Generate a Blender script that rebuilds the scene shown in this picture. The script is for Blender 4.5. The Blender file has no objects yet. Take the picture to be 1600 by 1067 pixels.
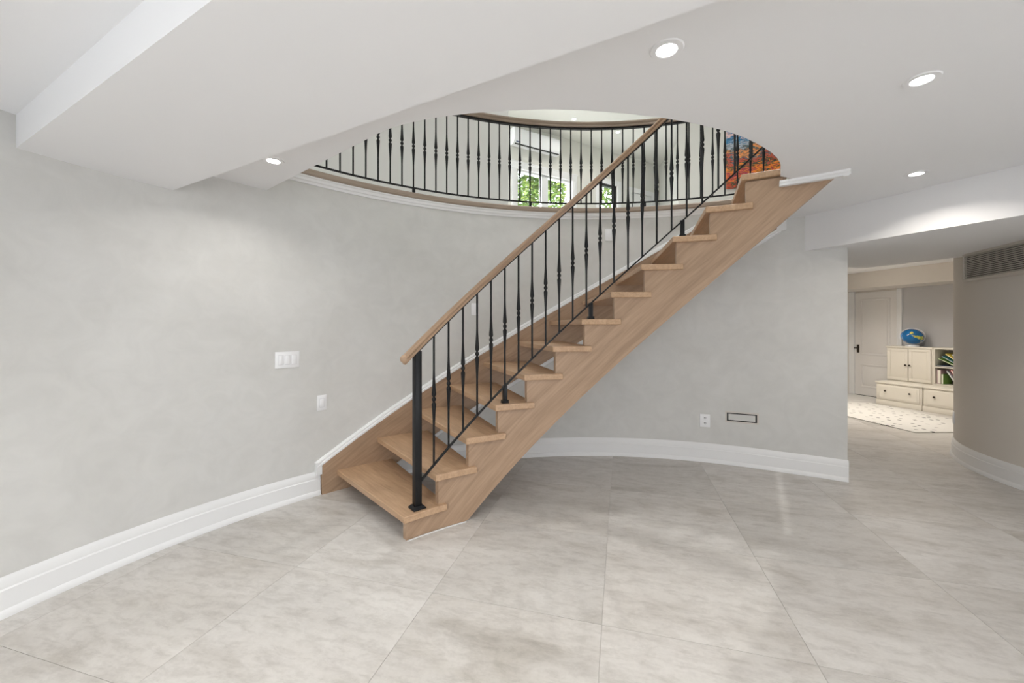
import bpy, bmesh, math, random
from mathutils import Vector, Matrix
random.seed(7)
sc = bpy.context.scene
COL = sc.collection

# ------------------------------------------------------------------ camera, world, sun, exposure
cam_d = bpy.data.cameras.new('camera')
cam = bpy.data.objects.new('camera', cam_d); COL.objects.link(cam)
cam.location = (0, 0, 1.35); cam.rotation_euler = (math.pi/2, 0, 0)
cam_d.sensor_width = 36; cam_d.lens = 627*36/1600; cam_d.shift_y = -(533.5-511)/1600
cam_d.clip_start = .02; cam_d.clip_end = 300
sc.camera = cam
W = bpy.data.worlds.new('sky'); sc.world = W; W.use_nodes = True
W.node_tree.nodes['Background'].inputs[0].default_value = (.90, .95, 1, 1)
W.node_tree.nodes['Background'].inputs[1].default_value = 6.4
sun_d = bpy.data.lights.new('sun', 'SUN'); sun_d.energy = 12; sun_d.angle = .02; sun_d.color = (1, .95, .85)
sun = bpy.data.objects.new('sun', sun_d); COL.objects.link(sun)
sun.rotation_euler = (math.radians(12), math.radians(-48), 0)
vs = sc.view_settings
vs.view_transform = 'Standard'; vs.look = 'None'; vs.gamma = 1; vs.use_curve_mapping = False
vs.exposure = 0.16

# ------------------------------------------------------------------ constants measured from the place
CX, CY = .795, .932            # centre of the round stair hall
RW, RI = 3.305, 2.137          # hall wall, inner ends of the treads
CEIL, FLOOR2, CEIL2 = 2.36, 2.597, 5.6
R = math.radians
def pol(a, r, z=0): return Vector((CX+r*math.cos(R(a)), CY+r*math.sin(R(a)), z))

# ------------------------------------------------------------------ materials
MATS = {}
def nodes(name):
    m = bpy.data.materials.new(name); m.use_nodes = True
    nt = m.node_tree; b = nt.nodes['Principled BSDF']
    MATS[name] = m
    return m, nt, b
def plain(name, col, rough=.5, metal=0, spec=.5):
    m, nt, b = nodes(name)
    b.inputs['Base Color'].default_value = (*col, 1); b.inputs['Roughness'].default_value = rough
    b.inputs['Metallic'].default_value = metal; b.inputs['Specular IOR Level'].default_value = spec
    return m
def mk(nt, t, **kw):
    n = nt.nodes.new(t)
    for k, v in kw.items(): setattr(n, k, v)
    return n
def coords(nt, scale=(1, 1, 1), kind='Object'):
    tc = mk(nt, 'ShaderNodeTexCoord'); mp = mk(nt, 'ShaderNodeMapping')
    mp.inputs['Scale'].default_value = scale
    nt.links.new(tc.outputs[kind], mp.inputs['Vector'])
    return mp.outputs['Vector']
def noise(nt, vec, scale, detail=4, rough=.55, dist=0):
    n = mk(nt, 'ShaderNodeTexNoise')
    n.inputs['Scale'].default_value = scale; n.inputs['Detail'].default_value = detail
    n.inputs['Roughness'].default_value = rough; n.inputs['Distortion'].default_value = dist
    nt.links.new(vec, n.inputs['Vector'])
    return n.outputs['Fac']
def ramp(nt, fac, stops, interp='LINEAR'):
    r = mk(nt, 'ShaderNodeValToRGB'); cr = r.color_ramp; cr.interpolation = interp
    while len(cr.elements) < len(stops): cr.elements.new(.5)
    for e, (p, c) in zip(cr.elements, stops): e.position = p; e.color = (*c, 1)
    nt.links.new(fac, r.inputs[0])
    return r.outputs[0]
def mix(nt, fac, a, b, mode='MIX'):
    n = mk(nt, 'ShaderNodeMix', data_type='RGBA', blend_type=mode)
    if isinstance(fac, (int, float)): n.inputs[0].default_value = fac
    else: nt.links.new(fac, n.inputs[0])
    for s, v in ((6, a), (7, b)):
        if isinstance(v, tuple): n.inputs[s].default_value = (*v, 1)
        else: nt.links.new(v, n.inputs[s])
    return n.outputs[2]
def bump(nt, b, h, strength=.1, dist=.01):
    n = mk(nt, 'ShaderNodeBump'); n.inputs['Strength'].default_value = strength; n.inputs['Distance'].default_value = dist
    nt.links.new(h, n.inputs['Height']); nt.links.new(n.outputs[0], b.inputs['Normal'])

def m_plaster():
    m, nt, b = nodes('polished_plaster')
    v = coords(nt, (1, 1, 1.15))
    n1 = noise(nt, v, 1.6, 6, .6, .4); n2 = noise(nt, v, 5.5, 5, .6, 1.2)
    c1 = ramp(nt, n1, [(.3, (.595, .587, .562)), (.7, (.645, .638, .618))])
    c2 = ramp(nt, n2, [(.35, (.965, .965, .965)), (.65, (1.02, 1.02, 1.02))])
    nt.links.new(mix(nt, 1.0, c1, c2, 'MULTIPLY'), b.inputs['Base Color'])
    r_ = ramp(nt, n2, [(.3, (.38, .38, .38)), (.7, (.58, .58, .58))])
    nt.links.new(r_, b.inputs['Roughness'])
    bump(nt, b, n2, .05, .01)
m_plaster()
def m_wood(name, base, dark, light, kind='Object', scale=(2.2, 26, 26), rough=.42):
    m, nt, b = nodes(name)
    v = coords(nt, scale, kind)
    info = mk(nt, 'ShaderNodeObjectInfo')
    add = mk(nt, 'ShaderNodeVectorMath', operation='ADD'); nt.links.new(v, add.inputs[0])
    mul = mk(nt, 'ShaderNodeMath', operation='MULTIPLY'); mul.inputs[1].default_value = 37
    nt.links.new(info.outputs['Random'], mul.inputs[0]); nt.links.new(mul.outputs[0], add.inputs[1])
    n1 = noise(nt, add.outputs[0], 1.0, 6, .62, .6); n2 = noise(nt, add.outputs[0], 3.2, 3, .5, 0)
    c = ramp(nt, n1, [(.28, dark), (.5, base), (.75, light)])
    c2 = ramp(nt, n2, [(.35, (.9, .89, .88)), (.6, (1.02, 1.02, 1.02))])
    nt.links.new(mix(nt, 1.0, c, c2, 'MULTIPLY'), b.inputs['Base Color'])
    b.inputs['Roughness'].default_value = rough
    bump(nt, b, n2, .06, .003)
m_wood('oak', (.50, .325, .198), (.42, .27, .16), (.56, .375, .24))
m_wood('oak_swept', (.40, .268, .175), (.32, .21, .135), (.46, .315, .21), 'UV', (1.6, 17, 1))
m_wood('oak_grey', (.34, .27, .215), (.28, .22, .17), (.40, .325, .265), 'UV', (1.6, 22, 1))
def m_tile():
    m, nt, b = nodes('limestone_tile')
    tc = mk(nt, 'ShaderNodeTexCoord'); info = mk(nt, 'ShaderNodeObjectInfo')
    mul = mk(nt, 'ShaderNodeMath', operation='MULTIPLY'); mul.inputs[1].default_value = 53
    nt.links.new(info.outputs['Random'], mul.inputs[0])
    add = mk(nt, 'ShaderNodeVectorMath', operation='ADD')
    nt.links.new(tc.outputs['Object'], add.inputs[0]); nt.links.new(mul.outputs[0], add.inputs[1])
    mp = mk(nt, 'ShaderNodeMapping'); mp.inputs['Scale'].default_value = (1, 2.6, 1)
    nt.links.new(add.outputs[0], mp.inputs['Vector'])
    n1 = noise(nt, mp.outputs[0], 1.5, 7, .62, .5); n2 = noise(nt, mp.outputs[0], 9, 6, .7, .3); n3 = noise(nt, add.outputs[0], 60, 3, .6)
    c = ramp(nt, n1, [(.28, (.46, .435, .40)), (.45, (.59, .57, .545)), (.72, (.665, .65, .63))])
    c2 = ramp(nt, n2, [(.3, (.80, .79, .78)), (.55, (1.0, 1.0, 1.0))])
    c3 = ramp(nt, n3, [(.3, (.95, .95, .95)), (.6, (1.0, 1.0, 1.0))])
    c = mix(nt, 1.0, mix(nt, 1.0, c, c2, 'MULTIPLY'), c3, 'MULTIPLY')
    tint = ramp(nt, info.outputs['Random'], [(0, (.92, .915, .905)), (.5, (1.0, .985, .965)), (1, (1.05, 1.05, 1.05))])
    nt.links.new(mix(nt, 1.0, c, tint, 'MULTIPLY'), b.inputs['Base Color'])
    b.inputs['Roughness'].default_value = .38; b.inputs['Specular IOR Level'].default_value = .45
    bump(nt, b, n2, .04, .004)
m_tile()
plain('grout', (.64, .62, .59), .8)
plain('ceiling_paint', (.83, .83, .84), .75, 0, .2)
plain('white_trim', (.80, .80, .80), .35)
plain('white_plastic', (.82, .82, .83), .3)
plain('grey_plastic', (.62, .62, .64), .4)
plain('warm_wall', (.66, .62, .57), .6, 0, .3)
plain('grey_wall', (.50, .495, .50), .6, 0, .3)
plain('cream_wall', (.72, .71, .66), .6, 0, .3)
plain('pale_wall', (.72, .72, .70), .6, 0, .3)
plain('upper_ceiling_paint', (.74, .73, .68), .7, 0, .2)
plain('black_iron', (.007, .007, .008), .42, 0, .3)
plain('black_frame', (.02, .02, .022), .4)
plain('dark_bronze', (.05, .04, .032), .35, .7)
plain('dark_slot', (.03, .03, .03), .8)
plain('grille_paint', (.60, .56, .51), .45)
plain('cabinet_paint', (.72, .68, .60), .4)
plain('door_paint', (.74, .72, .70), .4)
plain('pages', (.82, .79, .70), .8)
for n, c in (('book_green', (.16, .30, .06)), ('book_yellow', (.75, .60, .10)), ('book_teal', (.05, .22, .25)), ('book_navy', (.02, .05, .14)),
             ('book_red', (.55, .03, .05)), ('book_pale', (.55, .62, .68)), ('book_brown', (.20, .12, .06)), ('book_pink', (.55, .35, .40))): plain(n, c, .45)
plain('bark', (.10, .07, .045), .9)
plain('lawn', (.08, .18, .03), .9)
def m_emit(name, col, s):
    m, nt, b = nodes(name)
    b.inputs['Base Color'].default_value = (*col, 1); b.inputs['Emission Color'].default_value = (*col, 1); b.inputs['Emission Strength'].default_value = s
m_emit('lamp_lens', (1, .97, .92), 40)
def m_glass():
    m, nt, b = nodes('pane_glass')
    out = nt.nodes['Material Output']
    t = mk(nt, 'ShaderNodeBsdfTransparent'); g = mk(nt, 'ShaderNodeBsdfGlossy'); g.inputs['Roughness'].default_value = .02
    x = mk(nt, 'ShaderNodeMixShader'); x.inputs[0].default_value = .06
    nt.links.new(t.outputs[0], x.inputs[1]); nt.links.new(g.outputs[0], x.inputs[2]); nt.links.new(x.outputs[0], out.inputs[0])
m_glass()
def m_leaf():
    m, nt, b = nodes('leaf_green')
    v = coords(nt, (1, 1, 1)); n1 = noise(nt, v, 2.6, 4, .7)
    nt.links.new(ramp(nt, n1, [(.3, (.05, .12, .02)), (.48, (.14, .24, .045)), (.68, (.34, .36, .09))]), b.inputs['Base Color'])
    b.inputs['Roughness'].default_value = .5
    b.inputs['Transmission Weight'].default_value = 0
m_leaf()
def m_paint():
    m, nt, b = nodes('landscape_paint')
    v = coords(nt, (1, 1, 1)); sp = mk(nt, 'ShaderNodeSeparateXYZ'); nt.links.new(v, sp.inputs[0])
    vr = coords(nt, (1, 1, 1)); vr.node.inputs['Rotation'].default_value = (0, R(22), 0); vr.node.inputs['Scale'].default_value = (7, 1, 24)
    d1 = noise(nt, vr, 1.0, 5, .7, 1.4); d2 = noise(nt, vr, 1.9, 4, .7, .8)
    big = noise(nt, v, 3.2, 2, .5, .5)
    a0 = mk(nt, 'ShaderNodeMath', operation='MULTIPLY_ADD'); a0.inputs[1].default_value = .55; nt.links.new(d1, a0.inputs[0]); nt.links.new(sp.outputs[2], a0.inputs[2])
    a = mk(nt, 'ShaderNodeMath', operation='MULTIPLY_ADD'); a.inputs[1].default_value = .5; nt.links.new(big, a.inputs[0]); nt.links.new(a0.outputs[0], a.inputs[2])
    s = mk(nt, 'ShaderNodeMath', operation='MULTIPLY'); s.inputs[1].default_value = .6; nt.links.new(a.outputs[0], s.inputs[0])
    c = ramp(nt, s.outputs[0], [(0, (.02, .05, .03)), (.28, (.50, .06, .02)), (.32, (.02, .07, .03)), (.36, (.75, .16, .02)), (.40, (.35, .04, .06)), (.44, (.85, .24, .02)), (.48, (.03, .08, .04)), (.51, (.55, .09, .04)), (.55, (.06, .12, .15)),
                                (.58, (.80, .30, .08)), (.62, (.02, .09, .10)), (.65, (.38, .42, .48)), (.70, (.03, .18, .34)), (.76, (.72, .50, .48)), (.82, (.02, .24, .42))], 'CONSTANT')
    k = ramp(nt, d2, [(.38, (.06, .06, .07)), (.45, (1, 1, 1)), (.60, (1, 1, 1)), (.66, (1.5, 1.35, 1.3))])
    nt.links.new(mix(nt, .85, c, k, 'MULTIPLY'), b.inputs['Base Color']); b.inputs['Roughness'].default_value = .5
    bump(nt, b, d2, .3, .01)
m_paint()
def m_globe():
    m, nt, b = nodes('globe_print')
    v = coords(nt); n1 = noise(nt, v, 11, 3, .5, .3); n2 = noise(nt, v, 26, 2, .5)
    land = ramp(nt, n2, [(.4, (.30, .45, .10)), (.55, (.75, .62, .12))])
    f_ = ramp(nt, n1, [(.60, (0, 0, 0)), (.62, (1, 1, 1))])
    nt.links.new(mix(nt, f_, (.005, .13, .36), land), b.inputs['Base Color']); b.inputs['Roughness'].default_value = .12
m_globe()
def m_mat():
    m, nt, b = nodes('play_mat_foam')
    v = coords(nt, (1, 1, 1)); vo = mk(nt, 'ShaderNodeTexVoronoi', voronoi_dimensions='2D'); vo.inputs['Scale'].default_value = 6.2; vo.inputs['Randomness'].default_value = .85
    nt.links.new(v, vo.inputs['Vector'])
    f_ = ramp(nt, vo.outputs['Distance'], [(.125, (1, 1, 1)), (.15, (0, 0, 0))])
    dot = ramp(nt, vo.outputs['Color'], [(.4, (.42, .40, .38)), (.75, (.12, .11, .10))])
    nt.links.new(mix(nt, f_, (.74, .72, .68), dot), b.inputs['Base Color']); b.inputs['Roughness'].default_value = .6
m_mat()

# ------------------------------------------------------------------ mesh helpers
def finish(name, bm, mat, parent=None, smooth=True, recalc=True):
    if recalc: bmesh.ops.recalc_face_normals(bm, faces=bm.faces)
    me = bpy.data.meshes.new(name); bm.to_mesh(me); bm.free()
    me.materials.append(MATS[mat])
    if smooth:
        for p in me.polygons: p.use_smooth = True
        me.set_sharp_from_angle(angle=R(32))
    o = bpy.data.objects.new(name, me); COL.objects.link(o)
    if parent: o.parent = parent
    return o
def inst(src, name, parent=None, loc=None, rot=None):
    o = bpy.data.objects.new(name, src.data); COL.objects.link(o)
    if parent: o.parent = parent
    if loc is not None: o.location = loc
    if rot is not None: o.rotation_euler = rot
    return o
def empty(name, loc=(0, 0, 0), rz=0):
    o = bpy.data.objects.new(name, None); COL.objects.link(o); o.location = loc; o.rotation_euler = (0, 0, rz); o.empty_display_size = .1
    return o
def struct(o): o['kind'] = 'structure'; return o
def tag(o, label, cat, group=None):
    o['label'] = label; o['category'] = cat
    if group: o['group'] = group
    return o
def add_box(bm, x0, x1, y0, y1, z0, z1, bev=0):
    vs_ = [bm.verts.new(p) for p in ((x0, y0, z0), (x1, y0, z0), (x1, y1, z0), (x0, y1, z0), (x0, y0, z1), (x1, y0, z1), (x1, y1, z1), (x0, y1, z1))]
    fs = [bm.faces.new([vs_[i] for i in q]) for q in ((0, 3, 2, 1), (4, 5, 6, 7), (0, 1, 5, 4), (1, 2, 6, 5), (2, 3, 7, 6), (3, 0, 4, 7))]
    if bev:
        es = list({e for f in fs for e in f.edges})
        bmesh.ops.bevel(bm, geom=es, offset=bev, segments=2, affect='EDGES', profile=.5)
def box(name, x0, x1, y0, y1, z0, z1, mat, parent=None, bev=0):
    bm = bmesh.new(); add_box(bm, x0, x1, y0, y1, z0, z1, bev); return finish(name, bm, mat, parent)
def prism(name, pts, z0, z1, mat, parent=None, bev=0):
    bm = bmesh.new()
    lo = [bm.verts.new((x, y, z0)) for x, y in pts]; hi = [bm.verts.new((x, y, z1)) for x, y in pts]
    n = len(pts); bm.faces.new(lo[::-1]); bm.faces.new(hi)
    for i in range(n): bm.faces.new((lo[i], lo[(i+1) % n], hi[(i+1) % n], hi[i]))
    if bev: bmesh.ops.bevel(bm, geom=list(bm.edges), offset=bev, segments=2, affect='EDGES', profile=.5)
    return finish(name, bm, mat, parent)
def arange(a, b, step):
    n = max(1, int(math.ceil(abs(b-a)/step))); return [a+(b-a)*i/n for i in range(n+1)]
def sweep(name, prof, angs, zf, mat, parent=None, center=None):
    """closed profile of (radius, dz) carried round the hall centre, z = zf(angle)+dz"""
    cx, cy = center or (CX, CY)
    bm = bmesh.new(); uvl = bm.loops.layers.uv.new('uv'); rings = []
    per = [0]
    for i in range(len(prof)):
        p, q = prof[i], prof[(i+1) % len(prof)]; per.append(per[-1]+math.hypot(p[0]-q[0], p[1]-q[1]))
    for a in angs:
        rings.append([bm.verts.new((cx+r*math.cos(R(a)), cy+r*math.sin(R(a)), zf(a)+dz)) for r, dz in prof])
    n = len(prof); r0 = prof[0][0]
    for k in range(len(angs)-1):
        u0, u1 = R(angs[k])*r0*-1, R(angs[k+1])*r0*-1
        for i in range(n):
            j = (i+1) % n
            f_ = bm.faces.new((rings[k][i], rings[k][j], rings[k+1][j], rings[k+1][i]))
            for l, uv in zip(f_.loops, ((u0, per[i]), (u0, per[i+1]), (u1, per[i+1]), (u1, per[i]))): l[uvl].uv = uv
    bm.faces.new(rings[0][::-1]); bm.faces.new(rings[-1])
    return finish(name, bm, mat, parent)
def strip(name, rows, r1, r2, mat, parent, slope):
    """curved board between radii r1,r2; rows = (angle, zbottom, ztop), repeated angles give vertical cuts"""
    bm = bmesh.new(); uvl = bm.loops.layers.uv.new('uv')
    vv = [[bm.verts.new(pol(a, r, z)) for r in (r1, r2) for z in (zb, zt)] for a, zb, zt in rows]
    def face(ids, rr):
        f_ = bm.faces.new(ids)
        for l in f_.loops:
            c = l.vert.co; a = math.degrees(math.atan2(c.y-CY, c.x-CX)); l[uvl].uv = (-R(a)*r1*1.3, c.z+a*slope+math.hypot(c.x-CX, c.y-CY))
    for k in range(len(rows)-1):
        A, B = vv[k], vv[k+1]; same = abs(rows[k][0]-rows[k+1][0]) < 1e-6
        if not same:
            face((A[0], A[1], B[1], B[0]), 0); face((A[2], B[2], B[3], A[3]), 0); face((A[0], B[0], B[2], A[2]), 0)
            face((A[1], A[3], B[3], B[1]), 0)
        elif abs(rows[k][2]-rows[k+1][2]) > 1e-6:
            face((A[1], A[3], B[3], B[1]), 0)
    face((vv[0][0], vv[0][2], vv[0][3], vv[0][1]), 0); face((vv[-1][0], vv[-1][1], vv[-1][3], vv[-1][2]), 0)
    return finish(name, bm, mat, parent)
def lathe(name, prof, seg, mat, parent=None):
    bm = bmesh.new(); rings = []
    for r, z in prof:
        rings.append([bm.verts.new((r*math.cos(2*math.pi*i/seg), r*math.sin(2*math.pi*i/seg), z)) for i in range(seg)])
    for k in range(len(prof)-1):
        for i in range(seg): bm.faces.new((rings[k][i], rings[k][(i+1) % seg], rings[k+1][(i+1) % seg], rings[k+1][i]))
    bm.faces.new(rings[0][::-1]); bm.faces.new(rings[-1])
    return finish(name, bm, mat, parent)

# ------------------------------------------------------------------ floor and its tiles
E1 = Vector((.262, .965, 0)).normalized(); E2 = Vector((E1.y, -E1.x, 0))
TW, TL = .842, .790
bm = bmesh.new(); add_box(bm, -4, 9.2, -2.4, 9.8, -.16, -.003)
floor = struct(finish('floor', bm, 'grout'))
bm = bmesh.new(); add_box(bm, .0008, TW-.0008, .0008, TL-.0008, -.0025, 0)
tile0 = None; rz = math.atan2(E2.y, E2.x)
for i in range(-5, 10):
    for j in range(-3, 10):
        o2, o1 = -.925+i*TW, 1.863+(j-1)*TL
        c = E2*(o2+TW/2)+E1*(o1+TL/2)
        if not (-3.1 < c.x < 7.9 and -.5 < c.y < 8.6): continue
        inside = math.hypot(c.x-CX, c.y-CY) < RW+.6 or (c.x > 2.2 and c.y > 1) or c.y < 1
        if not inside or (c.x > 5.6 and c.y < 3.6): continue
        p = E2*o2+E1*o1; p.z = random.uniform(-.0003, 0)
        if tile0 is None:
            tile0 = finish('tile', bm, 'limestone_tile', floor, False); tile0.location = p; tile0.rotation_euler = (0, 0, rz)
        else: inst(tile0, 'tile', floor, p, (0, 0, rz))

# ------------------------------------------------------------------ hall wall (round), ceiling slab with the stair opening
def rw(a): return RW + (.045*max(0, (58-a)/8) if a < 58 else 0)
def ring_wall(name, angs, zt, mat, th=.12, rf=rw, center=None):
    cx, cy = center or (CX, CY)
    bm = bmesh.new(); rg = []
    for a in angs:
        c, s = math.cos(R(a)), math.sin(R(a)); r = rf(a); z = zt(a)
        rg.append([bm.verts.new((cx+q*c, cy+q*s, h)) for q, h in ((r, ZB), (r, z), (r+th, z), (r+th, ZB))])
    for k in range(len(angs)-1):
        for i in range(4):
            if abs(angs[k]-angs[k+1]) < 1e-6 and i in (0, 2, 3): continue
            bm.faces.new((rg[k][i], rg[k][(i+1) % 4], rg[k+1][(i+1) % 4], rg[k+1][i]))
    bm.faces.new(rg[0]); bm.faces.new(rg[-1][::-1])
    return struct(finish(name, bm, mat))
ZB = -.02
A0, A1, AOPEN, AEND = 215, 50.3, 142.1, 58.4
angs = arange(A0, AOPEN, 2)+[AOPEN-1e-4]+arange(AOPEN-1e-4, AEND, 1.5)[1:]+arange(AEND-1e-4, A1, 1.5)
wall_left = ring_wall('wall_left', angs, lambda a: 2.54 if AEND-5e-5 <= a <= AOPEN-5e-5 else CEIL+.01, 'polished_plaster')

front = [(-.693, 2.090), (-.62, 2.04), (-.542, 1.999), (-.45, 1.962), (-.364, 1.934), (-.20, 1.897), (-.024, 1.874), (.157, 1.863), (.31, 1.868), (.502, 1.893), (.736, 1.940),
         (.89, 1.985), (1.028, 2.037), (1.14, 2.085), (1.238, 2.139), (1.335, 2.20), (1.42, 2.260), (1.505, 2.325), (1.579, 2.392), (1.64, 2.458), (1.69, 2.520), (1.745, 2.60), (1.80, 2.69)]
hole = [tuple(pol(a, 3.42)[:2]) for a in arange(AEND, AOPEN, 2)] + [tuple(pol(AOPEN, r)[:2]) for r in (2.8, 2.2)] + front + [tuple(pol(AEND, 2.10)[:2])]
hole = [(x, y) for x, y in hole]
_wd, _wn, _wo = Vector((.866, .5)), Vector((-.5, .866)), Vector((-.08, 8.3))
UPOLY = [(-6.5, -2.4), (9.2, -2.4), (9.2, 11.0), tuple(_wo+_wd*5.2+_wn*.18), tuple(_wo-_wd*3+_wn*.18), (-6.5, 6.9)]
def slab(name, outer, hole, z0, z1, mat):
    bm = bmesh.new(); loops = []
    for pts in (outer, hole):
        vs_ = [bm.verts.new((x, y, z0)) for x, y in pts]
        loops.append([bm.edges.new((vs_[i], vs_[(i+1) % len(vs_)])) for i in range(len(vs_))])
    bmesh.ops.triangle_fill(bm, use_beauty=True, use_dissolve=False, edges=loops[0]+loops[1])
    ret = bmesh.ops.extrude_face_region(bm, geom=list(bm.faces))
    for v in ret['geom']:
        if isinstance(v, bmesh.types.BMVert): v.co.z = z1
    return struct(finish(name, bm, mat))
OUT = [(-4, -2.4), (9.2, -2.4), (9.2, 9.8), (-4, 9.8)]
slab('ceiling', OUT, hole, CEIL, CEIL+.06, 'ceiling_paint')
slab('floor_upper', UPOLY, hole, CEIL+.06, FLOOR2-.05, 'pale_wall')

# dropped bulkheads
def beam(name, p, d, w, s0, s1, z0, z1, mat):
    d = Vector(d).normalized(); n = Vector((-d.y, d.x)); p = Vector(p)
    pts = [p+d*s0, p+d*s1, p+d*s1+n*w, p+d*s0+n*w]
    return struct(prism(name, [(q.x, q.y) for q in pts], z0, z1, mat))
beam('ceiling_bulkhead', (-2.36, 1.91), (.877, -.48), .637, -.10, 6.9, 2.203, CEIL, 'ceiling_paint')
beam('ceiling_bulkhead', (2.68, 3.66), (.39, -.92), 1.78, -.45, 6.6, 2.045, CEIL, 'ceiling_paint')

# corridor and far room walls
AF = Vector((.25, -.968, 0)).normalized(); NF = Vector((.968, .25, 0)).normalized()
def far(s, o, z=0): v = AF*s+NF*o; return Vector((v.x, v.y, z))
def quadwall(name, p, q, z0, z1, th, mat):
    p, q = Vector(p), Vector(q); d = (q-p).normalized(); n = Vector((-d.y, d.x))*th
    return struct(prism(name, [(p.x, p.y), (q.x, q.y), (q.x+n.x, q.y+n.y), (p.x+n.x, p.y+n.y)], z0, z1, mat))
pe = pol(A1, RW+.16)
quadwall('wall_corridor', (2.93, 3.66), (6.55, 8.95), -.012, CEIL, .1, 'warm_wall')
DO = 8.73
def farwall(name, s0, s1, o, th, z0, z1, mat):
    pts = [far(s0, o), far(s1, o), far(s1, o+th), far(s0, o+th)]
    return struct(prism(name, [(v.x, v.y) for v in pts], z0, z1, mat))
farwall('wall_far', -5.31, -2.2, DO, .1, -.012, CEIL, 'grey_wall')
farwall('wall_far', -7.2, -5.31, DO, .1, -.012, CEIL, 'warm_wall')
farwall('ceiling_bulkhead', -7.0, -2.2, 8.12, .61, 2.065, CEIL, 'warm_wall')
COLC = (5.72, 3.2)
rcol = lambda a: 1.36
ca = arange(60, 180, 2.5)
wall_right = ring_wall('wall_right', ca, lambda a: CEIL, 'warm_wall', .12, rcol, COLC)
# (outer face of the rounded wall is at 1.48 from its centre)
quadwall('wall_far_right', (6.4, 4.5), (8.2, 4.4), -.012, CEIL, .1, 'warm_wall')
# room behind the camera: straight end of the left wall, back wall, unseen patio glazing placed for daylight
pl_ = pol(A0, RW)
quadwall('wall_left_end', (pl_.x, pl_.y), (pl_.x-.1, -2.1), -.012, CEIL, -.12, 'polished_plaster')
WX0, WX1, WY = -1.95, .55, -2.1
for x0, x1, z0, z1 in ((-2.6, -1.9, -.003, CEIL), (-.5, 4.5, -.003, CEIL), (-1.9, -.5, 2.15, CEIL)):
    struct(box('wall_back', x0, x1, WY-.15, WY, z0, z1, 'ceiling_paint'))
for y0, y1, z0, z1 in ((-2.25, WX0, -.003, CEIL), (WX1, 3.2, -.003, CEIL), (WX0, WX1, 2.15, CEIL)):
    struct(box('wall_right', 4.24, 4.38, y0, y1, z0, z1, 'warm_wall' if y1 == 3.2 else 'ceiling_paint'))
def patio(name, loc, rz_, x0, x1, n):
    wn = empty(name, loc, rz_); struct(wn); ws = (x1-x0)/n
    for k in range(n+1): box('window_frame', x0+k*ws-.035, x0+k*ws+.035, -.04, .04, 0, 2.15, 'white_trim', wn)
    box('window_frame', x0, x1, -.04, .04, 0, .07, 'white_trim', wn); box('window_frame', x0, x1, -.04, .04, 2.08, 2.15, 'white_trim', wn)
    for k in range(n): box('pane', x0+k*ws+.035, x0+(k+1)*ws-.035, -.004, .004, .07, 2.08, 'pane_glass', wn)
    d = bpy.data.lights.new('window_portal', 'AREA'); d.shape = 'RECTANGLE'; d.size = x1-x0; d.size_y = 2.1; d.cycles.is_portal = True
    po = bpy.data.objects.new('window_portal', d); COL.objects.link(po); po.parent = wn
    po.location = ((x0+x1)/2, -.14, 1.07); po.rotation_euler = (math.pi/2, 0, 0)
patio('unseen_window_3', (4.31, 0, 0), math.pi/2, WX0, WX1, 3)  # out of view; width and position set to balance daylight on the walls
patio('unseen_window_4', (0, WY-.08, 0), 0, -1.9, -.5, 1)  # out of view; added for daylight on the near floor, ceiling and treads

# baseboards
def bb_prof(r, sgn=-1):
    return [(r, 0), (r+sgn*.030, 0), (r+sgn*.030, .012), (r+sgn*.024, .03), (r+sgn*.018, .036), (r+sgn*.018, .125), (r+sgn*.013, .132), (r+sgn*.013, .165), (r+sgn*.007, .178), (r+sgn*.004, .186), (r, .186)]
struct(sweep('baseboard_left', bb_prof(RW+.002), arange(A0, 135.4, 1.5), lambda a: 0, 'white_trim'))
def sweep_var(name, profs, angs, mat, center=None):
    cx, cy = center or (CX, CY); bm = bmesh.new(); rings = []
    for a in angs: rings.append([bm.verts.new((cx+r*math.cos(R(a)), cy+r*math.sin(R(a)), z)) for r, z in profs(a)])
    n = len(rings[0])
    for k in range(len(angs)-1):
        for i in range(n): bm.faces.new((rings[k][i], rings[k][(i+1) % n], rings[k+1][(i+1) % n], rings[k+1][i]))
    bm.faces.new(rings[0][::-1]); bm.faces.new(rings[-1])
    return struct(finish(name, bm, mat))
sweep_var('baseboard_back', lambda a: bb_prof(rw(a)+.002), arange(126, A1-.15, 1.5), 'white_trim')
sweep_var('baseboard_right', lambda a: bb_prof(1.478, 1), arange(60, 180, 2.5), 'white_trim', COLC)

bm = bmesh.new(); ends = []
for y in (3.2, .58): ends.append([bm.verts.new((4.242-(r-1.478), y, z)) for r, z in bb_prof(1.478, 1)])
for i in range(len(ends[0])): j = (i+1) % len(ends[0]); bm.faces.new((ends[0][i], ends[0][j], ends[1][j], ends[1][i]))
bm.faces.new(ends[0][::-1]); bm.faces.new(ends[1])
struct(finish('baseboard_right', bm, 'white_trim'))

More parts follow.
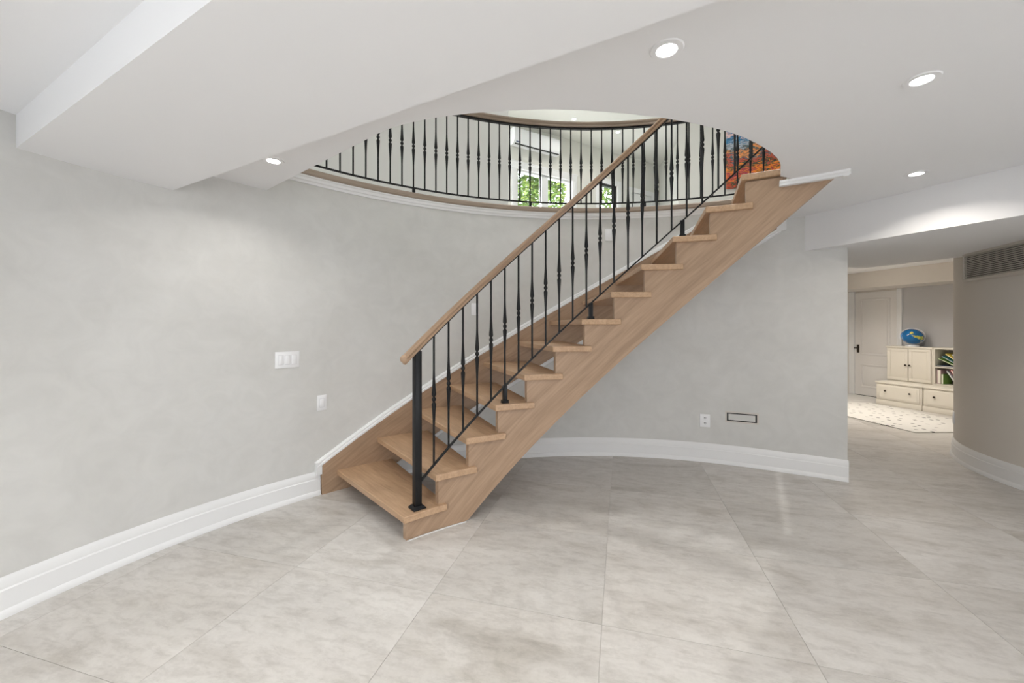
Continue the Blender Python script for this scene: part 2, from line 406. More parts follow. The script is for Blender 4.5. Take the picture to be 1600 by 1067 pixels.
# ------------------------------------------------------------------ staircase
def an(n): return 133.2-5.947*(n-1)-.01146*(n-1)**2
def zn(n): return .167+.2075*(n-1)
TT = .042
stair = empty('staircase', pol(128, 2.7))
tag(stair, 'curved open-riser oak staircase rising along the round plaster wall', 'staircase')
def put(o):       # parent keeping the world position
    o.parent = stair; o.matrix_parent_inverse = Matrix.Translation(-Vector(stair.location)); return o
def tread_bm(depth):
    bm = bmesh.new(); r1, r2 = RI, RW-.028
    aa = arange(0, -depth, 2.1); lo, hi = [], []
    inner = [(r1*math.cos(R(a)), r1*math.sin(R(a))) for a in aa]; outer = [(r2*math.cos(R(a)), r2*math.sin(R(a))) for a in aa]
    pts = inner+outer[::-1]
    lo = [bm.verts.new((x, y, -TT)) for x, y in pts]; hi = [bm.verts.new((x, y, 0)) for x, y in pts]
    n = len(pts); bm.faces.new(lo); bm.faces.new(hi[::-1])
    for i in range(n): bm.faces.new((lo[i], hi[i], hi[(i+1) % n], lo[(i+1) % n]))
    bmesh.ops.recalc_face_normals(bm, faces=bm.faces)
    es = [e for e in bm.edges if e.calc_face_angle(0) > .6]
    bmesh.ops.bevel(bm, geom=es, offset=.0035, segments=1, affect='EDGES', profile=.5)
    return bm
t0 = finish('tread', tread_bm(8.2), 'oak', None, False); t12 = finish('tread', tread_bm(7.4), 'oak', None, False)
for n in range(1, 13):
    o = t0 if n == 1 else (t12 if n == 12 else inst(t0, 'tread'))
    put(o); o.location = (CX, CY, zn(n)); o.rotation_euler = (0, 0, R(an(n)))
# inner cut string
SET = .85
def zbi(a): return max(.0, .627+(102.3-a)*.0342)
cuts = [an(n)-SET for n in range(1, 13)]
rows = []
for n in range(1, 13):
    a_s = cuts[n-1]; a_e = cuts[n] if n < 12 else AEND+1.2
    zt = min(zn(n)-TT, 2.40)
    for a in arange(a_s, a_e, .75): rows.append((a, zbi(a), zt))
for a in arange(AEND+1.2, 51.3, .75): rows.append((a, min(zbi(a), 2.352), 2.36))
put(strip('stringer', rows, RI+.032, RI+.077, 'oak_swept', None, .034))
# wall string
def zcap(a): return .265+(136-a)*.0327
def zlow(a): return .925+(99.8-a)*.0329
rows = [(135.3, 0, .225)]
for a in arange(134.6, 66.5, .8): rows.append((a, max(0, zlow(a)), min(zcap(a)-.045, 2.49)))
for a in arange(66.4, 59.2, .8): rows.append((a, zlow(a), 2.49 if a > AEND else CEIL))
put(strip('stringer', rows, RW-.034, RW+.001, 'oak_swept', None, .0327))

# white mouldings that follow the wall string
TP = [(RW+.001, -.05), (RW-.040, -.05), (RW-.040, -.034), (RW-.030, -.028), (RW-.030, -.014), (RW-.018, -.008), (RW-.012, 0), (RW+.001, 0)]
struct(sweep('trim_1', TP, arange(136, 67.5, 1), zcap, 'white_trim'))
struct(sweep('trim_1', [(RW+.001, .165), (RW-.036, .165), (RW-.036, .262), (RW+.001, .262)], arange(136.1, 135.3, .4), lambda a: 0, 'white_trim'))
TP2 = [(RW+.001, 0), (RW-.040, 0), (RW-.040, -.016), (RW-.026, -.022), (RW-.026, -.036), (RW-.012, -.046), (RW+.001, -.048)]
struct(sweep('trim_2', TP2, arange(122.6, 58.6, 1), zlow, 'white_trim'))
struct(sweep('trim_2', [(RW+.001, 0), (RW-.038, 0), (RW-.038, CEIL-2.25), (RW+.001, CEIL-2.25)], arange(59.2, 57.9, .5), lambda a: 2.25, 'white_trim'))
# moulding below the gallery edge and the oak nosing on top of it
NP = [(RW+.001, 2.485), (RW-.012, 2.485), (RW-.014, 2.503), (RW-.024, 2.509), (RW-.026, 2.528), (RW-.034, 2.535), (RW-.036, 2.545), (RW+.001, 2.545)]
struct(sweep('trim_3', NP, arange(AOPEN-.1, AEND+.2, 1.2), lambda a: 0, 'white_trim'))
OP = [(RW-.042, 2.549), (RW-.048, 2.556), (RW-.048, 2.586), (RW-.040, FLOOR2), (RW+.16, FLOOR2), (RW+.16, 2.546), (RW-.042, 2.546)]
struct(sweep('trim_4', OP, arange(AOPEN-.1, AEND+.2, 1.2), lambda a: 0, 'oak_grey'))
# moulding where the inner string runs into the ceiling
CP = [(RI-.012, -.034), (RI-.012, -.020), (RI-.024, -.012), (RI-.026, 0), (RI+.024, 0), (RI+.024, -.034)]
struct(sweep('trim_5', CP, arange(60.2, 50.0, .8), lambda a: CEIL, 'white_trim'))
struct(sweep('trim_5', [(RI-.012, -.040), (RI-.012, 0), (RI+.085, 0), (RI+.085, -.040)], arange(51.0, 50.2, .4), lambda a: CEIL, 'white_trim'))
# white bead along the foot of the inner string
struct(sweep('trim_6', [(RI+.018, 0), (RI+.018, .004), (RI+.027, .004), (RI+.027, 0)], arange(cuts[0], 121.0, .8), lambda a: 0, 'white_trim'))

# ------------------------------------------------------------------ railings
def baluster_prof(L, r=.0072):
    m = L/2
    return [(r, 0), (r, m-.190), (r*1.15, m-.150), (.0115, m-.085), (.0150, m-.040), (.0150, m-.030), (.0075, m-.017), (.0090, m-.014), (.0145, m-.005), (.0145, m+.005), (.0090, m+.014), (.0075, m+.017),
            (.0150, m+.030), (.0150, m+.040), (.0115, m+.085), (r*1.15, m+.150), (r, m+.190), (r, L)]
RB = RI+.07
def zhr(a): return 1.190+(129.9-a)*.0349      # underside of handrail
def zbr(a): return .345+(129-a)*.0347
rail = empty('stair_railing', pol(129.9, RB, zn(1)))
tag(rail, 'black iron railing with oak handrail on the open side of the staircase', 'railing')
def putr(o, root):
    o.parent = root; o.matrix_parent_inverse = Matrix.Translation(-Vector(root.location)); return o
HP = [(-.012, 0), (.012, 0), (.024, .004), (.026, .014), (.022, .022), (.024, .030), (.031, .036), (.033, .046), (.027, .057), (.012, .063), (-.012, .063), (-.027, .057), (-.033, .046), (-.031, .036), (-.024, .030), (-.022, .022), (-.026, .014), (-.024, .004)]
def handrail(name, r, angs, zf, mat, root, endtaper=True):
    prof = [(r+x, z) for x, z in HP]
    o = sweep(name, prof, angs, zf, mat); putr(o, root); return o
hr = handrail('handrail', RB, arange(132.2, 60, 1.2), zhr, 'oak_swept', rail)
# rounded start of the handrail
bm = bmesh.new(); bmesh.ops.create_uvsphere(bm, u_segments=16, v_segments=10, radius=1)
for v in bm.verts: v.co = Vector((v.co.x*.032, v.co.y*.028, v.co.z*.027))
cap = finish('handrail_end', bm, 'oak_swept'); cap.location = pol(132.2, RB, zhr(132.2)+.036); cap.rotation_euler = (0, 0, R(132.2))
putr(cap, rail)
ub = sweep('rail_underbar', [(RB-.015, -.008), (RB+.015, -.008), (RB+.015, .001), (RB-.015, .001)], arange(130.6, 60, 1.2), zhr, 'black_iron'); putr(ub, rail)
br = sweep('bottom_rail', [(RB-.009, -.007), (RB+.009, -.007), (RB+.009, .007), (RB-.009, .007)], arange(129.5, 60.5, 1.0), zbr, 'black_iron'); putr(br, rail)
b0 = lathe('baluster', baluster_prof(zhr(100)-zbr(100)), 10, 'black_iron'); first = True
a = 126.75
while a > 61:
    o = b0 if first else inst(b0, 'baluster'); first = False
    putr(o, rail); o.location = pol(a, RB, zbr(a)); o.rotation_euler = (0, 0, R(a)); a -= 2.832
def post(name, a, r, z0, z1, w, root, plate=.0):
    bm = bmesh.new(); add_box(bm, -w/2, w/2, -w/2, w/2, 0, z1-z0, .002)
    o = finish(name, bm, 'black_iron'); putr(o, root); o.location = pol(a, r, z0); o.rotation_euler = (0, 0, R(a))
    if plate:
        bm = bmesh.new(); add_box(bm, -plate/2, plate/2, -plate/2, plate/2, 0, .009, .002)
        p = finish('base_plate', bm, 'black_iron', o)
        bm = bmesh.new(); q = w/2+.008
        v1 = [bm.verts.new((sx*plate*.44, sy*plate*.44, .008)) for sx, sy in ((-1, -1), (1, -1), (1, 1), (-1, 1))]; v2 = [bm.verts.new((sx*q, sy*q, .022)) for sx, sy in ((-1, -1), (1, -1), (1, 1), (-1, 1))]
        bm.faces.new(v1[::-1]); bm.faces.new(v2)
        for i in range(4): bm.faces.new((v1[i], v1[(i+1) % 4], v2[(i+1) % 4], v2[i]))
        finish('post_shoe', bm, 'black_iron', o)
    return o
post('newel_post', 129.9, RB, zn(1), zhr(129.9)+.004, .046, rail, .088)
for a, n in ((112.6, 4), (94.7, 7), (76.6, 10)): post('support_post', a, RB, zn(n), zbr(a)+.004, .030, rail, .050)

gal = empty('gallery_railing', pol(100, 3.33, FLOOR2))
tag(gal, 'black iron gallery railing with oak handrail round the upper floor edge', 'railing')
RG = 3.335
handrail('handrail', RG, arange(AOPEN+2, AEND+.5, 1.2), lambda a: 3.462, 'oak_grey', gal)
o = sweep('rail_underbar', [(RG-.017, -.014), (RG+.017, -.014), (RG+.017, .001), (RG-.017, .001)], arange(AOPEN+2, AEND+.5, 1.2), lambda a: 3.462, 'black_iron'); putr(o, gal)
o = sweep('bottom_rail', [(RG-.009, -.006), (RG+.009, -.006), (RG+.009, .006), (RG-.009, .006)], arange(AOPEN+2, AEND+.5, 1.2), lambda a: 2.662, 'black_iron'); putr(o, gal)
g0 = lathe('baluster', baluster_prof(3.452-2.662), 10, 'black_iron'); first = True
a = 134.3+1.88*4
while a > AEND+.8:
    o = g0 if first else inst(g0, 'baluster'); first = False
    putr(o, gal); o.location = pol(a, RG, 2.662); o.rotation_euler = (0, 0, R(a)); a -= 1.88
for a in (141, 121.1, 100.4, 79.7, 60): post('support_post', a, RG, FLOOR2, 2.662, .026, gal, 0)

# ------------------------------------------------------------------ fittings on the round wall
def on_wall(a, z, r=None):        # frame: x along the wall (to the right), y out of the wall into the room
    p = pol(a, rw(a) if r is None else r, z); return p, R(a)-math.pi/2+math.pi
def plate_thing(name, label, cat, a, z, w, h, mat='white_plastic', group=None, r=None):
    p, rz_ = on_wall(a, z, r)
    e = empty(name, p, R(a)+math.pi/2); tag(e, label, cat, group)     # local -y... faces the room on +y
    return e
# local axes of these empties: x runs counter-clockwise along the wall, y points to the hall centre
def lbox(name, x0, x1, z0, z1, y0, y1, mat, parent, bev=0): return box(name, x0, x1, y0, y1, z0, z1, mat, parent, bev)
s3 = plate_thing('light_switch', 'white three-rocker light switch plate on the pale plaster wall', 'light switch', 139.6, 1.10, 0, 0)
lbox('plate', -.086, .086, -.062, .062, -.002, .007, 'white_plastic', s3, .002)
for k in (-1, 0, 1):
    f_ = lbox('rocker', k*.046-.0165, k*.046+.0165, -.034, .034, .006, .0095, 'white_plastic', s3, .001)
    lbox('rocker_gap', k*.046-.0185, k*.046+.0185, -.0365, .0365, .006, .0074, 'grey_plastic', s3)
s1 = plate_thing('light_switch', 'white single light switch plate beside the foot of the stair string', 'light switch', 135.15, .735, 0, 0)
lbox('plate', -.037, .037, -.062, .062, -.002, .007, 'white_plastic', s1, .002)
lbox('rocker_gap', -.0185, .0185, -.0365, .0365, .006, .0074, 'grey_plastic', s1)
lbox('rocker', -.0165, .0165, -.034, .034, .006, .0095, 'white_plastic', s1, .001)
for a, z, lab in ((110.7, 1.53, 'white wall plate behind the lower stair balusters'), (86.1, 2.32, 'white wall plate behind the upper stair balusters, under the gallery edge')):
    e = plate_thing('wall_plate', lab, 'wall plate', a, z, 0, 0)
    lbox('plate', -.036, .036, -.060, .060, -.002, .006, 'white_plastic', e, .002)
    lbox('insert', -.017, .017, -.034, .034, .005, .0085, 'white_plastic', e, .001)
ot = plate_thing('wall_outlet', 'white duplex outlet low on the round wall under the stairs', 'outlet', 69.75, .411, 0, 0)
lbox('plate', -.046, .046, -.064, .064, -.002, .007, 'white_plastic', ot, .002)
for dz in (-.026, .026):
    rc = lbox('receptacle', -.018, .018, dz-.016, dz+.016, .006, .0090, 'white_plastic', ot, .002)
    for dx in (-.0075, .0075): lbox('slot', dx-.002, dx+.002, dz-.002, dz+.010, .0075, .0094, 'dark_slot', rc)
    lbox('slot', -.003, .003, dz-.012, dz-.007, .0075, .0094, 'dark_slot', rc)
rg = plate_thing('wall_register', 'flush rectangular air register with dark slot around a plaster panel', 'air register', 64.15, .468, 0, 0)
lbox('frame', -.142, .142, -.054, .054, -.004, .004, 'grille_paint', rg)
for nm, x0, x1, z0, z1 in (('slot', -.128, .128, .030, .040), ('slot', -.128, .128, -.040, -.030), ('slot', -.128, -.114, -.030, .030), ('slot', .114, .128, -.030, .030)):
    lbox(nm, x0, x1, z0, z1, .002, .0052, 'dark_slot', rg)
lbox('panel', -.112, .112, -.028, .028, .002, .0062, 'polished_plaster', rg)
# outlet on the rounded right wall
ang_o = 137.0
e = empty('wall_outlet', (COLC[0]+1.48*math.cos(R(ang_o)), COLC[1]+1.48*math.sin(R(ang_o)), .40), R(ang_o)-math.pi/2)
tag(e, 'white outlet plate on the curved beige wall beside the corridor', 'outlet')
lbox('plate', -.037, .037, -.062, .062, -.002, .008, 'white_plastic', e, .002); lbox('receptacle', -.017, .017, -.034, .034, .007, .011, 'white_plastic', e, .001)

# air grille box on the rounded wall
gd = Vector((-.37, -.93, 0)).normalized(); gn = Vector((gd.y, -gd.x, 0))
g = empty('air_grille', Vector((4.375-.028, 3.85+.011, 1.785)), math.atan2(gd.y, gd.x))
tag(g, 'beige linear air grille high on the curved wall under the bulkhead', 'air grille')
# local x along the grille towards the camera side, local y to the left of that (into the wall)
GL, GH = 1.5, .262
def gb(name, x0, x1, z0, z1, y0, y1, mat, bev=0): return box(name, x0, x1, y0, y1, z0, z1, mat, g, bev)
gb('frame', 0, GL, 0, .022, -.012, .35, 'grille_paint', .002); gb('frame', 0, GL, GH-.024, GH, -.012, .35, 'grille_paint', .002)
gb('frame', 0, .022, .022, GH-.024, -.012, .35, 'grille_paint', .002); gb('frame', GL-.022, GL, .022, GH-.024, -.012, .35, 'grille_paint', .002)
gb('backing', .022, GL-.022, .022, GH-.024, .012, .02, 'dark_slot')
sl = None; ns = 13; pitch = (GH-.046)/ns
for k in range(ns):
    z = .022+pitch*(k+.5)
    if sl is None: sl = gb('slat', .022, GL-.022, -.0034, .0034, -.008, .012, 'grille_paint'); sl.location.z = z
    else: inst(sl, 'slat', g, (0, 0, z))

# ------------------------------------------------------------------ recessed lights
ring_d = lens_d = None
def downlight(x, y, z, label, power=4.5, col=(1, .97, .93), r=.048, group=None):
    global ring_d, lens_d
    e = empty('recessed_light', (x, y, z)); tag(e, label, 'ceiling light', group)
    if ring_d is None:
        bm = bmesh.new(); prof = [(.034, -.001), (.037, -.005), (.056, -.004), (.060, 0), (.060, .004), (.034, .004)]; seg = 28; rgs = []
        for rr, zz in prof: rgs.append([bm.verts.new((rr*math.cos(2*math.pi*i/seg), rr*math.sin(2*math.pi*i/seg), zz)) for i in range(seg)])
        for k in range(len(prof)):
            for i in range(seg): bm.faces.new((rgs[k][i], rgs[k][(i+1) % seg], rgs[(k+1) % 6][(i+1) % seg], rgs[(k+1) % 6][i]))
        ring_d = finish('trim_ring', bm, 'ceiling_paint', e)
        lens_d = lathe('lens', [(.035, -.002), (.035, .003)], 28, 'lamp_lens', e)
    else: inst(ring_d, 'trim_ring', e); inst(lens_d, 'lens', e)
    l = bpy.data.lights.new('lamp', 'AREA'); l.shape = 'DISK'; l.size = .066; l.energy = power; l.color = col; l.spread = R(140)
    lo = bpy.data.objects.new('lamp', l); COL.objects.link(lo); lo.parent = e; lo.location = (0, 0, -.012)
    return e
downlight(.563, 1.46, CEIL, 'recessed light in the flat ceiling in front of the stair opening', 3.2)
downlight(1.672, 1.637, CEIL, 'recessed light in the ceiling between the stair top and the right wall', 1.3, (1, .93, .84))
downlight(2.66, 2.64, CEIL, 'recessed light in the ceiling beside the right-hand bulkhead', 5, (1, .93, .84))
downlight(-1.448, 2.435, CEIL, 'recessed light in the ceiling strip between bulkhead and stair opening', 3.5)
downlight(5.3, 6.75, CEIL, 'recessed light in the corridor ceiling behind the bulkhead', 22, (1, .93, .84))
downlight(5.7, 5.6, CEIL, 'added recessed light above the white play mat', 12, (1, .93, .84))  # unseen fitting, added to light the far room
for x, y, pw in ((-1.2, -.7, 15), (-.95, .45, 11), (1.2, -1.0, 15), (3.0, -.5, 9)):  # unseen fittings added to brighten floor and ceiling near the camera
    downlight(x, y, CEIL, 'added recessed fill light in the ceiling of the open room', pw, group='added fill lights of the open room')
downlight(1.27, 8.2, CEIL2, 'recessed light in the upper ceiling facing the tall window', 4)
downlight(2.31, 8.75, CEIL2, 'recessed light in the upper ceiling near the glass door', 4)
for x, y, pw in ((-1.5, 3.0, 14), (2.2, 3.2, 26), (.4, 5.4, 26)):  # unseen lamps added so light falls through the opening onto the stairs
    downlight(x, y, CEIL2, 'added recessed fill light in the upper ceiling over the stair hall', pw, (1, .99, .97), group='added fill lights over the stair hall')

# ------------------------------------------------------------------ far room: door, storage furniture, globe, books, mat
fz = math.atan2(AF.y, AF.x)
d1 = empty('door_1', far(-6.10, DO), fz); struct(d1)              # local x along the wall, local y = away from the room behind (+y is into the wall)
def db(name, x0, x1, z0, z1, y0, y1, mat, par, bev=0): return box(name, x0, x1, y0, y1, z0, z1, mat, par, bev)
DW, DH = .71, 2.03
leaf = db('door_leaf', 0, DW, .008, DH, -.012, .02, 'door_paint', d1)
for z0, z1 in ((.16, .62), (.80, 1.90)):
    for x0, x1, q0, q1 in ((.10, DW-.10, z0, z0+.03), (.10, DW-.10, z1-.03, z1), (.10, .13, z0, z1), (DW-.13, DW-.10, z0, z1)):
        db('panel_moulding', x0, x1, q0, q1, -.022, -.010, 'door_paint', leaf, .004)
    db('panel', .15, DW-.15, z0+.05, z1-.05, -.018, -.010, 'door_paint', leaf, .005)
for x0, x1, z0, z1 in ((-.11, -.005, 0, 2.06), (DW+.005, DW+.085, 0, 2.06)): db('casing', x0, x1, z0, z1, -.028, .02, 'white_trim', d1, .004)
h = db('door_handle', .035, .075, .84, 1.0, -.020, -.010, 'dark_bronze', leaf, .003)
db('lever', .0, .10, .925, .945, -.055, -.040, 'dark_bronze', h, .004); db('lever_neck', .045, .065, .925, .945, -.045, -.018, 'dark_bronze', h)
db('threshold', 0, DW, .0, .008, -.02, .02, 'dark_slot', d1)

def furn(name, s, o, label, cat, z=0):
    e = empty(name, far(s, o, z), fz); tag(e, label, cat); return e     # local x to the right, local y backwards is +? (see NF)
# AF x NF orientation: local y axis = (-AF.y, AF.x) which is NF, so +y goes to the wall
def knob(par, x, z, y):
    k = lathe('knob', [(.007, 0), (.006, .012), (.014, .018), (.016, .024), (.012, .030)], 10, 'dark_bronze', par)
    k.rotation_euler = (math.pi/2, 0, 0); k.location = (x, y, z); return k
OL, OU = 8.0, 8.38
for nm, s, wd, lab, kn in (('drawer_unit', -5.25, .65, 'cream low drawer unit with two knobs beside the white door', (.15, .50)), ('drawer_unit', -4.582, .65, 'cream low drawer unit under the open cubby shelf', (.15, .50))):
    e = furn(nm, s, OL, lab, 'drawers')
    dp = DO-OL-.01
    db('carcass', 0, wd, .085, .375, .0, dp, 'cabinet_paint', e, .003)
    db('plinth', -.006, wd, 0, .085, -.010, dp, 'cabinet_paint', e, .004)
    db('top_board', -.012, wd, .375, .40, -.018, dp, 'cabinet_paint', e, .004)
    dr = db('drawer', .03, wd-.03, .105, .355, -.012, .01, 'cabinet_paint', e, .004)
    db('drawer_panel', .06, wd-.06, .135, .325, -.0145, -.011, 'cabinet_paint', dr)
    for kx in kn: knob(dr, kx, .25, -.012)
e = furn('storage_cabinet', -5.33, OU, 'cream two-door cabinet carrying the blue globe', 'cabinet', .40)
dp = DO-OU-.01
db('carcass', 0, .655, 0, .585, 0, dp, 'cabinet_paint', e, .003); db('top_board', -.01, .655, .585, .61, -.015, dp, 'cabinet_paint', e, .003)
for k in (0, 1):
    x0 = .018+k*.313; dr = db('cabinet_door', x0, x0+.306, .015, .575, -.014, .004, 'cabinet_paint', e, .003)
    for a_, b_, c_, d_ in ((0, .306, 0, .05), (0, .306, .51, .56), (0, .05, .05, .51), (.256, .306, .05, .51)):
        db('door_rail', x0+a_, x0+b_, .015+c_, .015+d_, -.021, -.013, 'cabinet_paint', dr, .002)
    knob(dr, x0+(.28 if k == 0 else .026), .29, -.021)
e = furn('cubby_shelf', -4.67, OU, 'cream open cubby shelf holding books beside the cabinet', 'shelf', .40)
WC = .72
for x0, x1, z0, z1, nm in ((0, .022, 0, .585, 'side_panel'), (WC-.022, WC, 0, .585, 'side_panel'), (.022, WC-.022, 0, .02, 'bottom_panel'), (.022, WC-.022, .285, .303, 'shelf'), (-.0, WC, .585, .61, 'top_board')):
    db(nm, x0, x1, z0, z1, -.004, dp, 'cabinet_paint', e, .002)
db('back_panel', .022, WC-.022, .02, .585, dp-.012, dp, 'cabinet_paint', e)
db('divider', .36, .378, .02, .585, 0, dp-.012, 'cabinet_paint', e)
def book(s, o, z, w, hgt, th, tilt, mat, label, yaw=0):
    """flat book lying with its cover on a slope: w along x, hgt back into the shelf, th thick"""
    e = empty('book', far(s, o, z), fz+yaw); e.rotation_euler = (0, -tilt, fz+yaw); tag(e, label, 'book')
    db('cover', 0, w, 0, .003, 0, hgt, mat, e); db('cover', 0, w, th-.003, th, 0, hgt, mat, e); db('spine', -.002, .002, 0, th, 0, hgt, mat, e)
    db('page_block', .003, w-.004, .003, th-.003, .004, hgt-.004, 'pages', e)
CB = -4.67
zu, zl = .40+.305, .40+.022
book(CB+.032, OU+.02, zu+.003, .30, .22, .016, R(-0), 'book_navy', 'navy book lying flat at the bottom of the upper cubby')
book(CB+.05, OU+.015, zu+.125, .24, .22, .015, R(-26), 'book_green', 'green book leaning lowest in the upper cubby')
book(CB+.10, OU+.015, zu+.165, .24, .22, .014, R(-33), 'book_teal', 'dark teal book leaning in the upper cubby between green and yellow ones')
book(CB+.145, OU+.015, zu+.205, .23, .22, .015, R(-38), 'book_yellow', 'yellow book leaning in the upper cubby')
book(CB+.225, OU+.015, zu+.20, .15, .22, .012, R(-48), 'book_pale', 'pale blue book leaning topmost in the upper cubby')
book(CB+.085, OU+.02, zl+.003, .225, .20, .045, R(90), 'book_pink', 'pink patterned book standing upright in the lower cubby')
book(CB+.118, OU+.02, zl+.003, .16, .20, .028, R(90), 'book_green', 'small green book standing in the lower cubby')
book(CB+.155, OU+.02, zl+.215, .235, .20, .016, R(-60), 'book_pale', 'pale book leaning in the lower cubby beside the red one')
book(CB+.203, OU+.02, zl+.235, .235, .20, .026, R(-62), 'book_red', 'red book leaning in the lower cubby')
book(CB+.245, OU+.02, zl+.225, .22, .20, .016, R(-66), 'book_brown', 'brown book leaning behind the red one in the lower cubby')

gp = far(-5.05, 8.54, .40+.61)
e = empty('toy_globe', gp, fz); tag(e, 'shiny blue toy globe on a white stand atop the cream cabinet', 'globe')
lathe('stand', [(.085, 0), (.09, .008), (.085, .02), (.05, .026), (.03, .04), (.04, .055)], 24, 'white_plastic', e)
bm = bmesh.new(); bmesh.ops.create_uvsphere(bm, u_segments=32, v_segments=20, radius=.15)
for v in bm.verts: v.co.z *= .86
gl = finish('globe_ball', bm, 'globe_print', e); gl.location = (0, 0, .175); gl.rotation_euler = (0, R(20), 0)
bm = bmesh.new(); rr = .158; pts = arange(-85, 200, 12); rows_ = []
for a in pts:
    c, s = math.cos(R(a)), math.sin(R(a)); rows_.append([bm.verts.new(((rr+q)*c, y, .175+(rr*.88+q)*s)) for q, y in ((0, -.008), (.008, -.008), (.008, .008), (0, .008))])
for k in range(len(rows_)-1):
    for i in range(4): bm.faces.new((rows_[k][i], rows_[k][(i+1) % 4], rows_[k+1][(i+1) % 4], rows_[k+1][i]))
bm.faces.new(rows_[0]); bm.faces.new(rows_[-1][::-1])
arm = finish('meridian_arm', bm, 'white_plastic', e); arm.rotation_euler = (0, 0, R(35))

m_ = prism('play_mat', [(5.14, 5.12), (6.42, 5.14), (6.34, 7.12), (5.42, 7.12), (5.0, 6.5)], .001, .013, 'play_mat_foam', None, .003)
tag(m_, 'white foam play mat with small dark flecks on the floor before the drawers', 'mat')

# ------------------------------------------------------------------ upper floor seen through the opening
WD = Vector((.866, .5, 0)); WO = Vector((-.08, 8.3, 0)); WN = Vector((-.5, .866, 0))
def up(t, z=0, o=0): v = WO+WD*t+WN*o; return Vector((v.x, v.y, z))
def upwall(name, t0, t1, z0, z1, mat='cream_wall', th=.18):
    pts = [up(t0), up(t1), up(t1, 0, th), up(t0, 0, th)]
    return struct(prism(name, [(v.x, v.y) for v in pts], z0, z1, mat))
uw = empty('wall_upper_back', up(0, FLOOR2)); struct(uw)
for t0_, t1_, z0, z1 in ((-3, .2, FLOOR2-.04, CEIL2), (.2, 1.655, 4.67, CEIL2), (.2, 1.655, FLOOR2-.04, 3.2), (1.655, 2.5, FLOOR2-.04, CEIL2), (2.5, 3.06, 4.80, CEIL2), (3.06, 5.2, FLOOR2-.04, CEIL2)):
    o = upwall('wall_section', t0_, t1_, z0, z1); o.parent = uw; o.matrix_parent_inverse = Matrix.Translation(-Vector(uw.location)); del o['kind']
uz = math.atan2(WD.y, WD.x)
w1 = empty('window_1', up(0), uz); struct(w1)
def ub_(name, x0, x1, z0, z1, y0, y1, mat, par, bev=0): return box(name, x0, x1, y0, y1, z0, z1, mat, par, bev)
for x0, x1, z0, z1 in ((.2, .245, 3.2, 4.67), (1.61, 1.655, 3.2, 4.67), (.848, 1.018, 3.2, 4.67), (.2, 1.655, 4.63, 4.67), (.2, 1.655, 3.2, 3.26)): ub_('window_frame', x0, x1, z0, z1, .02, .12, 'white_trim', w1)
for x0, x1 in ((.245, .848), (1.018, 1.61)): ub_('pane', x0, x1, 3.26, 4.63, .06, .068, 'pane_glass', w1)
for x0, x1, z0, z1 in ((.08, .2, 3.1, 4.67), (1.655, 1.78, 3.1, 4.67), (.06, 1.80, 4.67, 4.80), (.04, 1.82, 4.80, 4.83), (.04, 1.82, 3.1, 3.2)): ub_('casing', x0, x1, z0, z1, -.03, .0, 'white_trim', w1, .004)
d2 = empty('door_2', up(0), uz); struct(d2)
for x0, x1, z0, z1 in ((2.5, 2.55, FLOOR2, 4.8), (3.0, 3.06, FLOOR2, 4.8), (2.5, 3.06, 4.74, 4.8), (2.5, 3.06, FLOOR2, 2.72)): ub_('door_frame', x0, x1, z0, z1, .02, .10, 'black_frame', d2)
ub_('pane', 2.55, 3.0, 2.72, 4.74, .05, .058, 'pane_glass', d2)
for x0, x1, z0, z1 in ((2.38, 2.5, FLOOR2, 4.92), (3.06, 3.18, FLOOR2, 4.92), (2.5, 3.06, 4.8, 4.92)): ub_('casing', x0, x1, z0, z1, -.03, 0, 'white_trim', d2, .004)
d3 = empty('door_3', up(0), uz); struct(d3)
lf = ub_('door_leaf', 3.55, 4.25, FLOOR2, 4.72, -.02, 0, 'white_trim', d3, .004)
ub_('panel', 3.66, 4.14, 3.8, 4.6, -.03, -.019, 'white_trim', lf, .006)
for x0, x1, z0, z1 in ((3.42, 3.54, FLOOR2, 4.85), (4.26, 4.38, FLOOR2, 4.85), (3.54, 4.26, 4.73, 4.85)): ub_('casing', x0, x1, z0, z1, -.035, 0, 'white_trim', d3, .004)
ub_('hinge', 3.535, 3.56, 4.32, 4.46, -.045, -.02, 'black_frame', lf)
ac = empty('air_conditioner', up(.03, 5.10), uz); tag(ac, 'white wall-mounted air conditioner above the upper window', 'air conditioner')
bm = bmesh.new()
sec = [(0, .02), (0, .33), (-.17, .33), (-.215, .30), (-.225, .10), (-.17, .0), (-.05, 0)]
a_ = [bm.verts.new((0, y, z)) for y, z in sec]; b_ = [bm.verts.new((1.17, y, z)) for y, z in sec]
bm.faces.new(a_); bm.faces.new(b_[::-1])
for i in range(len(sec)): bm.faces.new((a_[i], a_[(i+1) % 7], b_[(i+1) % 7], b_[i]))
finish('casing_body', bm, 'white_plastic', ac)
ub_('outlet_slot', .03, 1.14, -.003, .012, -.180, -.150, 'dark_slot', ac); ub_('louver', .04, 1.13, -.008, -.003, -.145, -.06, 'white_plastic', ac)
ub_('display', .05, .15, .030, .045, -.205, -.190, 'book_navy', ac)
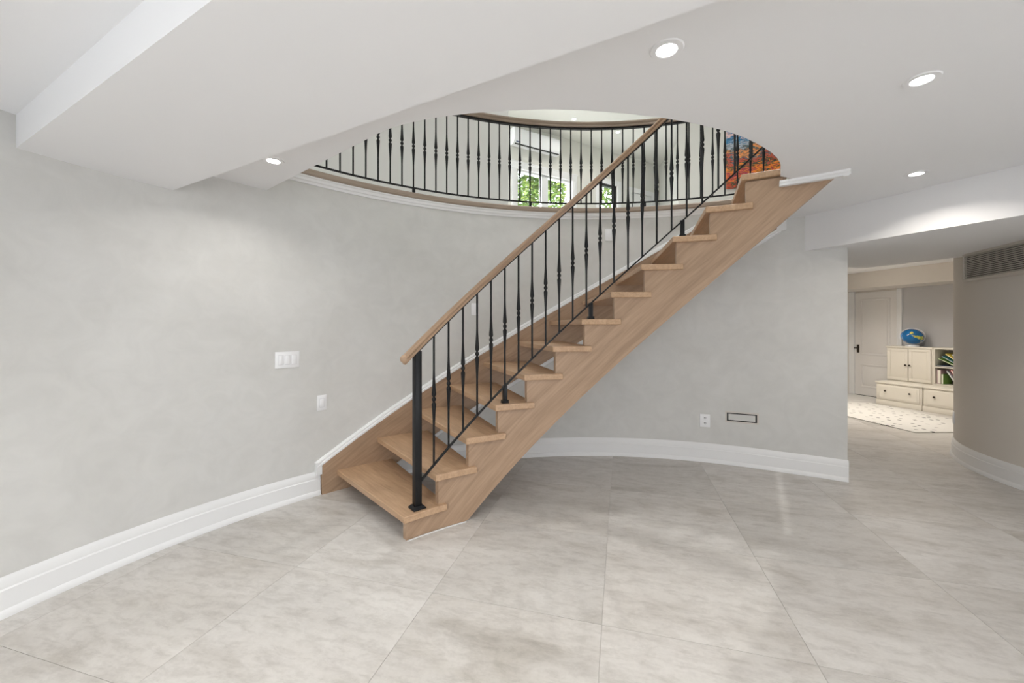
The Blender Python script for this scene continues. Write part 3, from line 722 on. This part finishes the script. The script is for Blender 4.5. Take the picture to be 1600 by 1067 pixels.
# gallery walls
struct(ring_wall('wall_upper_left', arange(190, 100.6, 2), lambda a: CEIL2, 'pale_wall', .14, lambda a: 4.6))
cw0, cw1 = Vector((2.41, 5.82)), Vector((6.6, 4.5))
quadwall('wall_upper_right', cw0, cw1, FLOOR2-.04, CEIL2, .14, 'cream_wall')
quadwall('wall_upper_side', (3.9, 10.62), (3.55, 5.6), FLOOR2-.04, CEIL2, .1, 'cream_wall')
quadwall('wall_upper_end', (6.6, 4.5), (6.6, -2.3), FLOOR2-.04, CEIL2, -.12, 'cream_wall')
quadwall('wall_upper_front', (-4.6, -2.25), (6.7, -2.25), FLOOR2-.04, CEIL2, -.12, 'cream_wall')
struct(prism('ceiling_upper', UPOLY, CEIL2, CEIL2+.15, 'upper_ceiling_paint'))
# wall_upper sits on the slab: lift nothing else
pd = (cw1-cw0).normalized(); pz = math.atan2(pd.y, pd.x)
pp = cw0+pd*.62
pt = empty('painting', (pp.x, pp.y, 3.28), pz); tag(pt, 'large colourful landscape painting on the upper cream wall', 'painting')
cv = ub_('canvas', 0, 1.9, 0, 1.35, -.045, -.008, 'landscape_paint', pt, .003)
ub_('backing_frame', .02, 1.88, .02, 1.33, -.008, -.0, 'black_frame', pt)

# ------------------------------------------------------------------ garden beyond the upper window
gm = box('ground', -25, 40, 14.0, 60, 1.9, 2.3, 'lawn'); struct(gm)
def tree(x, y, h, rad, nleaf, label):
    e = empty('garden_tree', (x, y, 2.3)); tag(e, label, 'tree', 'garden trees outside the upper window')
    lathe('trunk', [(.16, 0), (.12, h*.3), (.08, h*.6), (.03, h*.92)], 8, 'bark', e)
    V, F = [], []
    cl = []
    for k in range(34):
        u_ = random.random()*2*math.pi; w_ = random.uniform(-1, 1); q = random.random()**.4
        cl.append(Vector((math.cos(u_)*math.sqrt(1-w_*w_)*rad*q, math.sin(u_)*math.sqrt(1-w_*w_)*rad*q, h*.58+w_*h*.42*q)))
    for i in range(nleaf):
        c = random.choice(cl)+Vector((random.gauss(0, 1), random.gauss(0, 1), random.gauss(0, 1)))*rad*.16
        ax = Vector((random.uniform(-1, 1), random.uniform(-1, 1), random.uniform(-.4, .4))).normalized(); bx_ = ax.cross(Vector((random.uniform(-.6, .6), random.uniform(-.6, .6), 1))).normalized()
        L = random.uniform(.07, .13); n0 = len(V)
        V += [c-ax*L, c+bx_*L*.5, c+ax*L, c-bx_*L*.5]; F.append((n0, n0+1, n0+2, n0+3))
    me = bpy.data.meshes.new('foliage'); me.from_pydata([tuple(v) for v in V], [], F); me.materials.append(MATS['leaf_green'])
    o = bpy.data.objects.new('foliage', me); COL.objects.link(o); o.parent = e; o['kind'] = 'stuff'
for x, y, h, rd, nl, lb in ((-.9, 14.2, 7.2, 2.2, 9000, 'leafy green tree outside the window pane below the air conditioner'), (2.3, 15.8, 7.6, 2.3, 9000, 'leafy green tree outside the window pane nearer the glass door'), (5.4, 15.4, 7.8, 2.4, 8000, 'leafy green tree outside the black-framed glass door')):
    tree(x, y, h, rd, nl, lb)
bpy.context.view_layer.update()
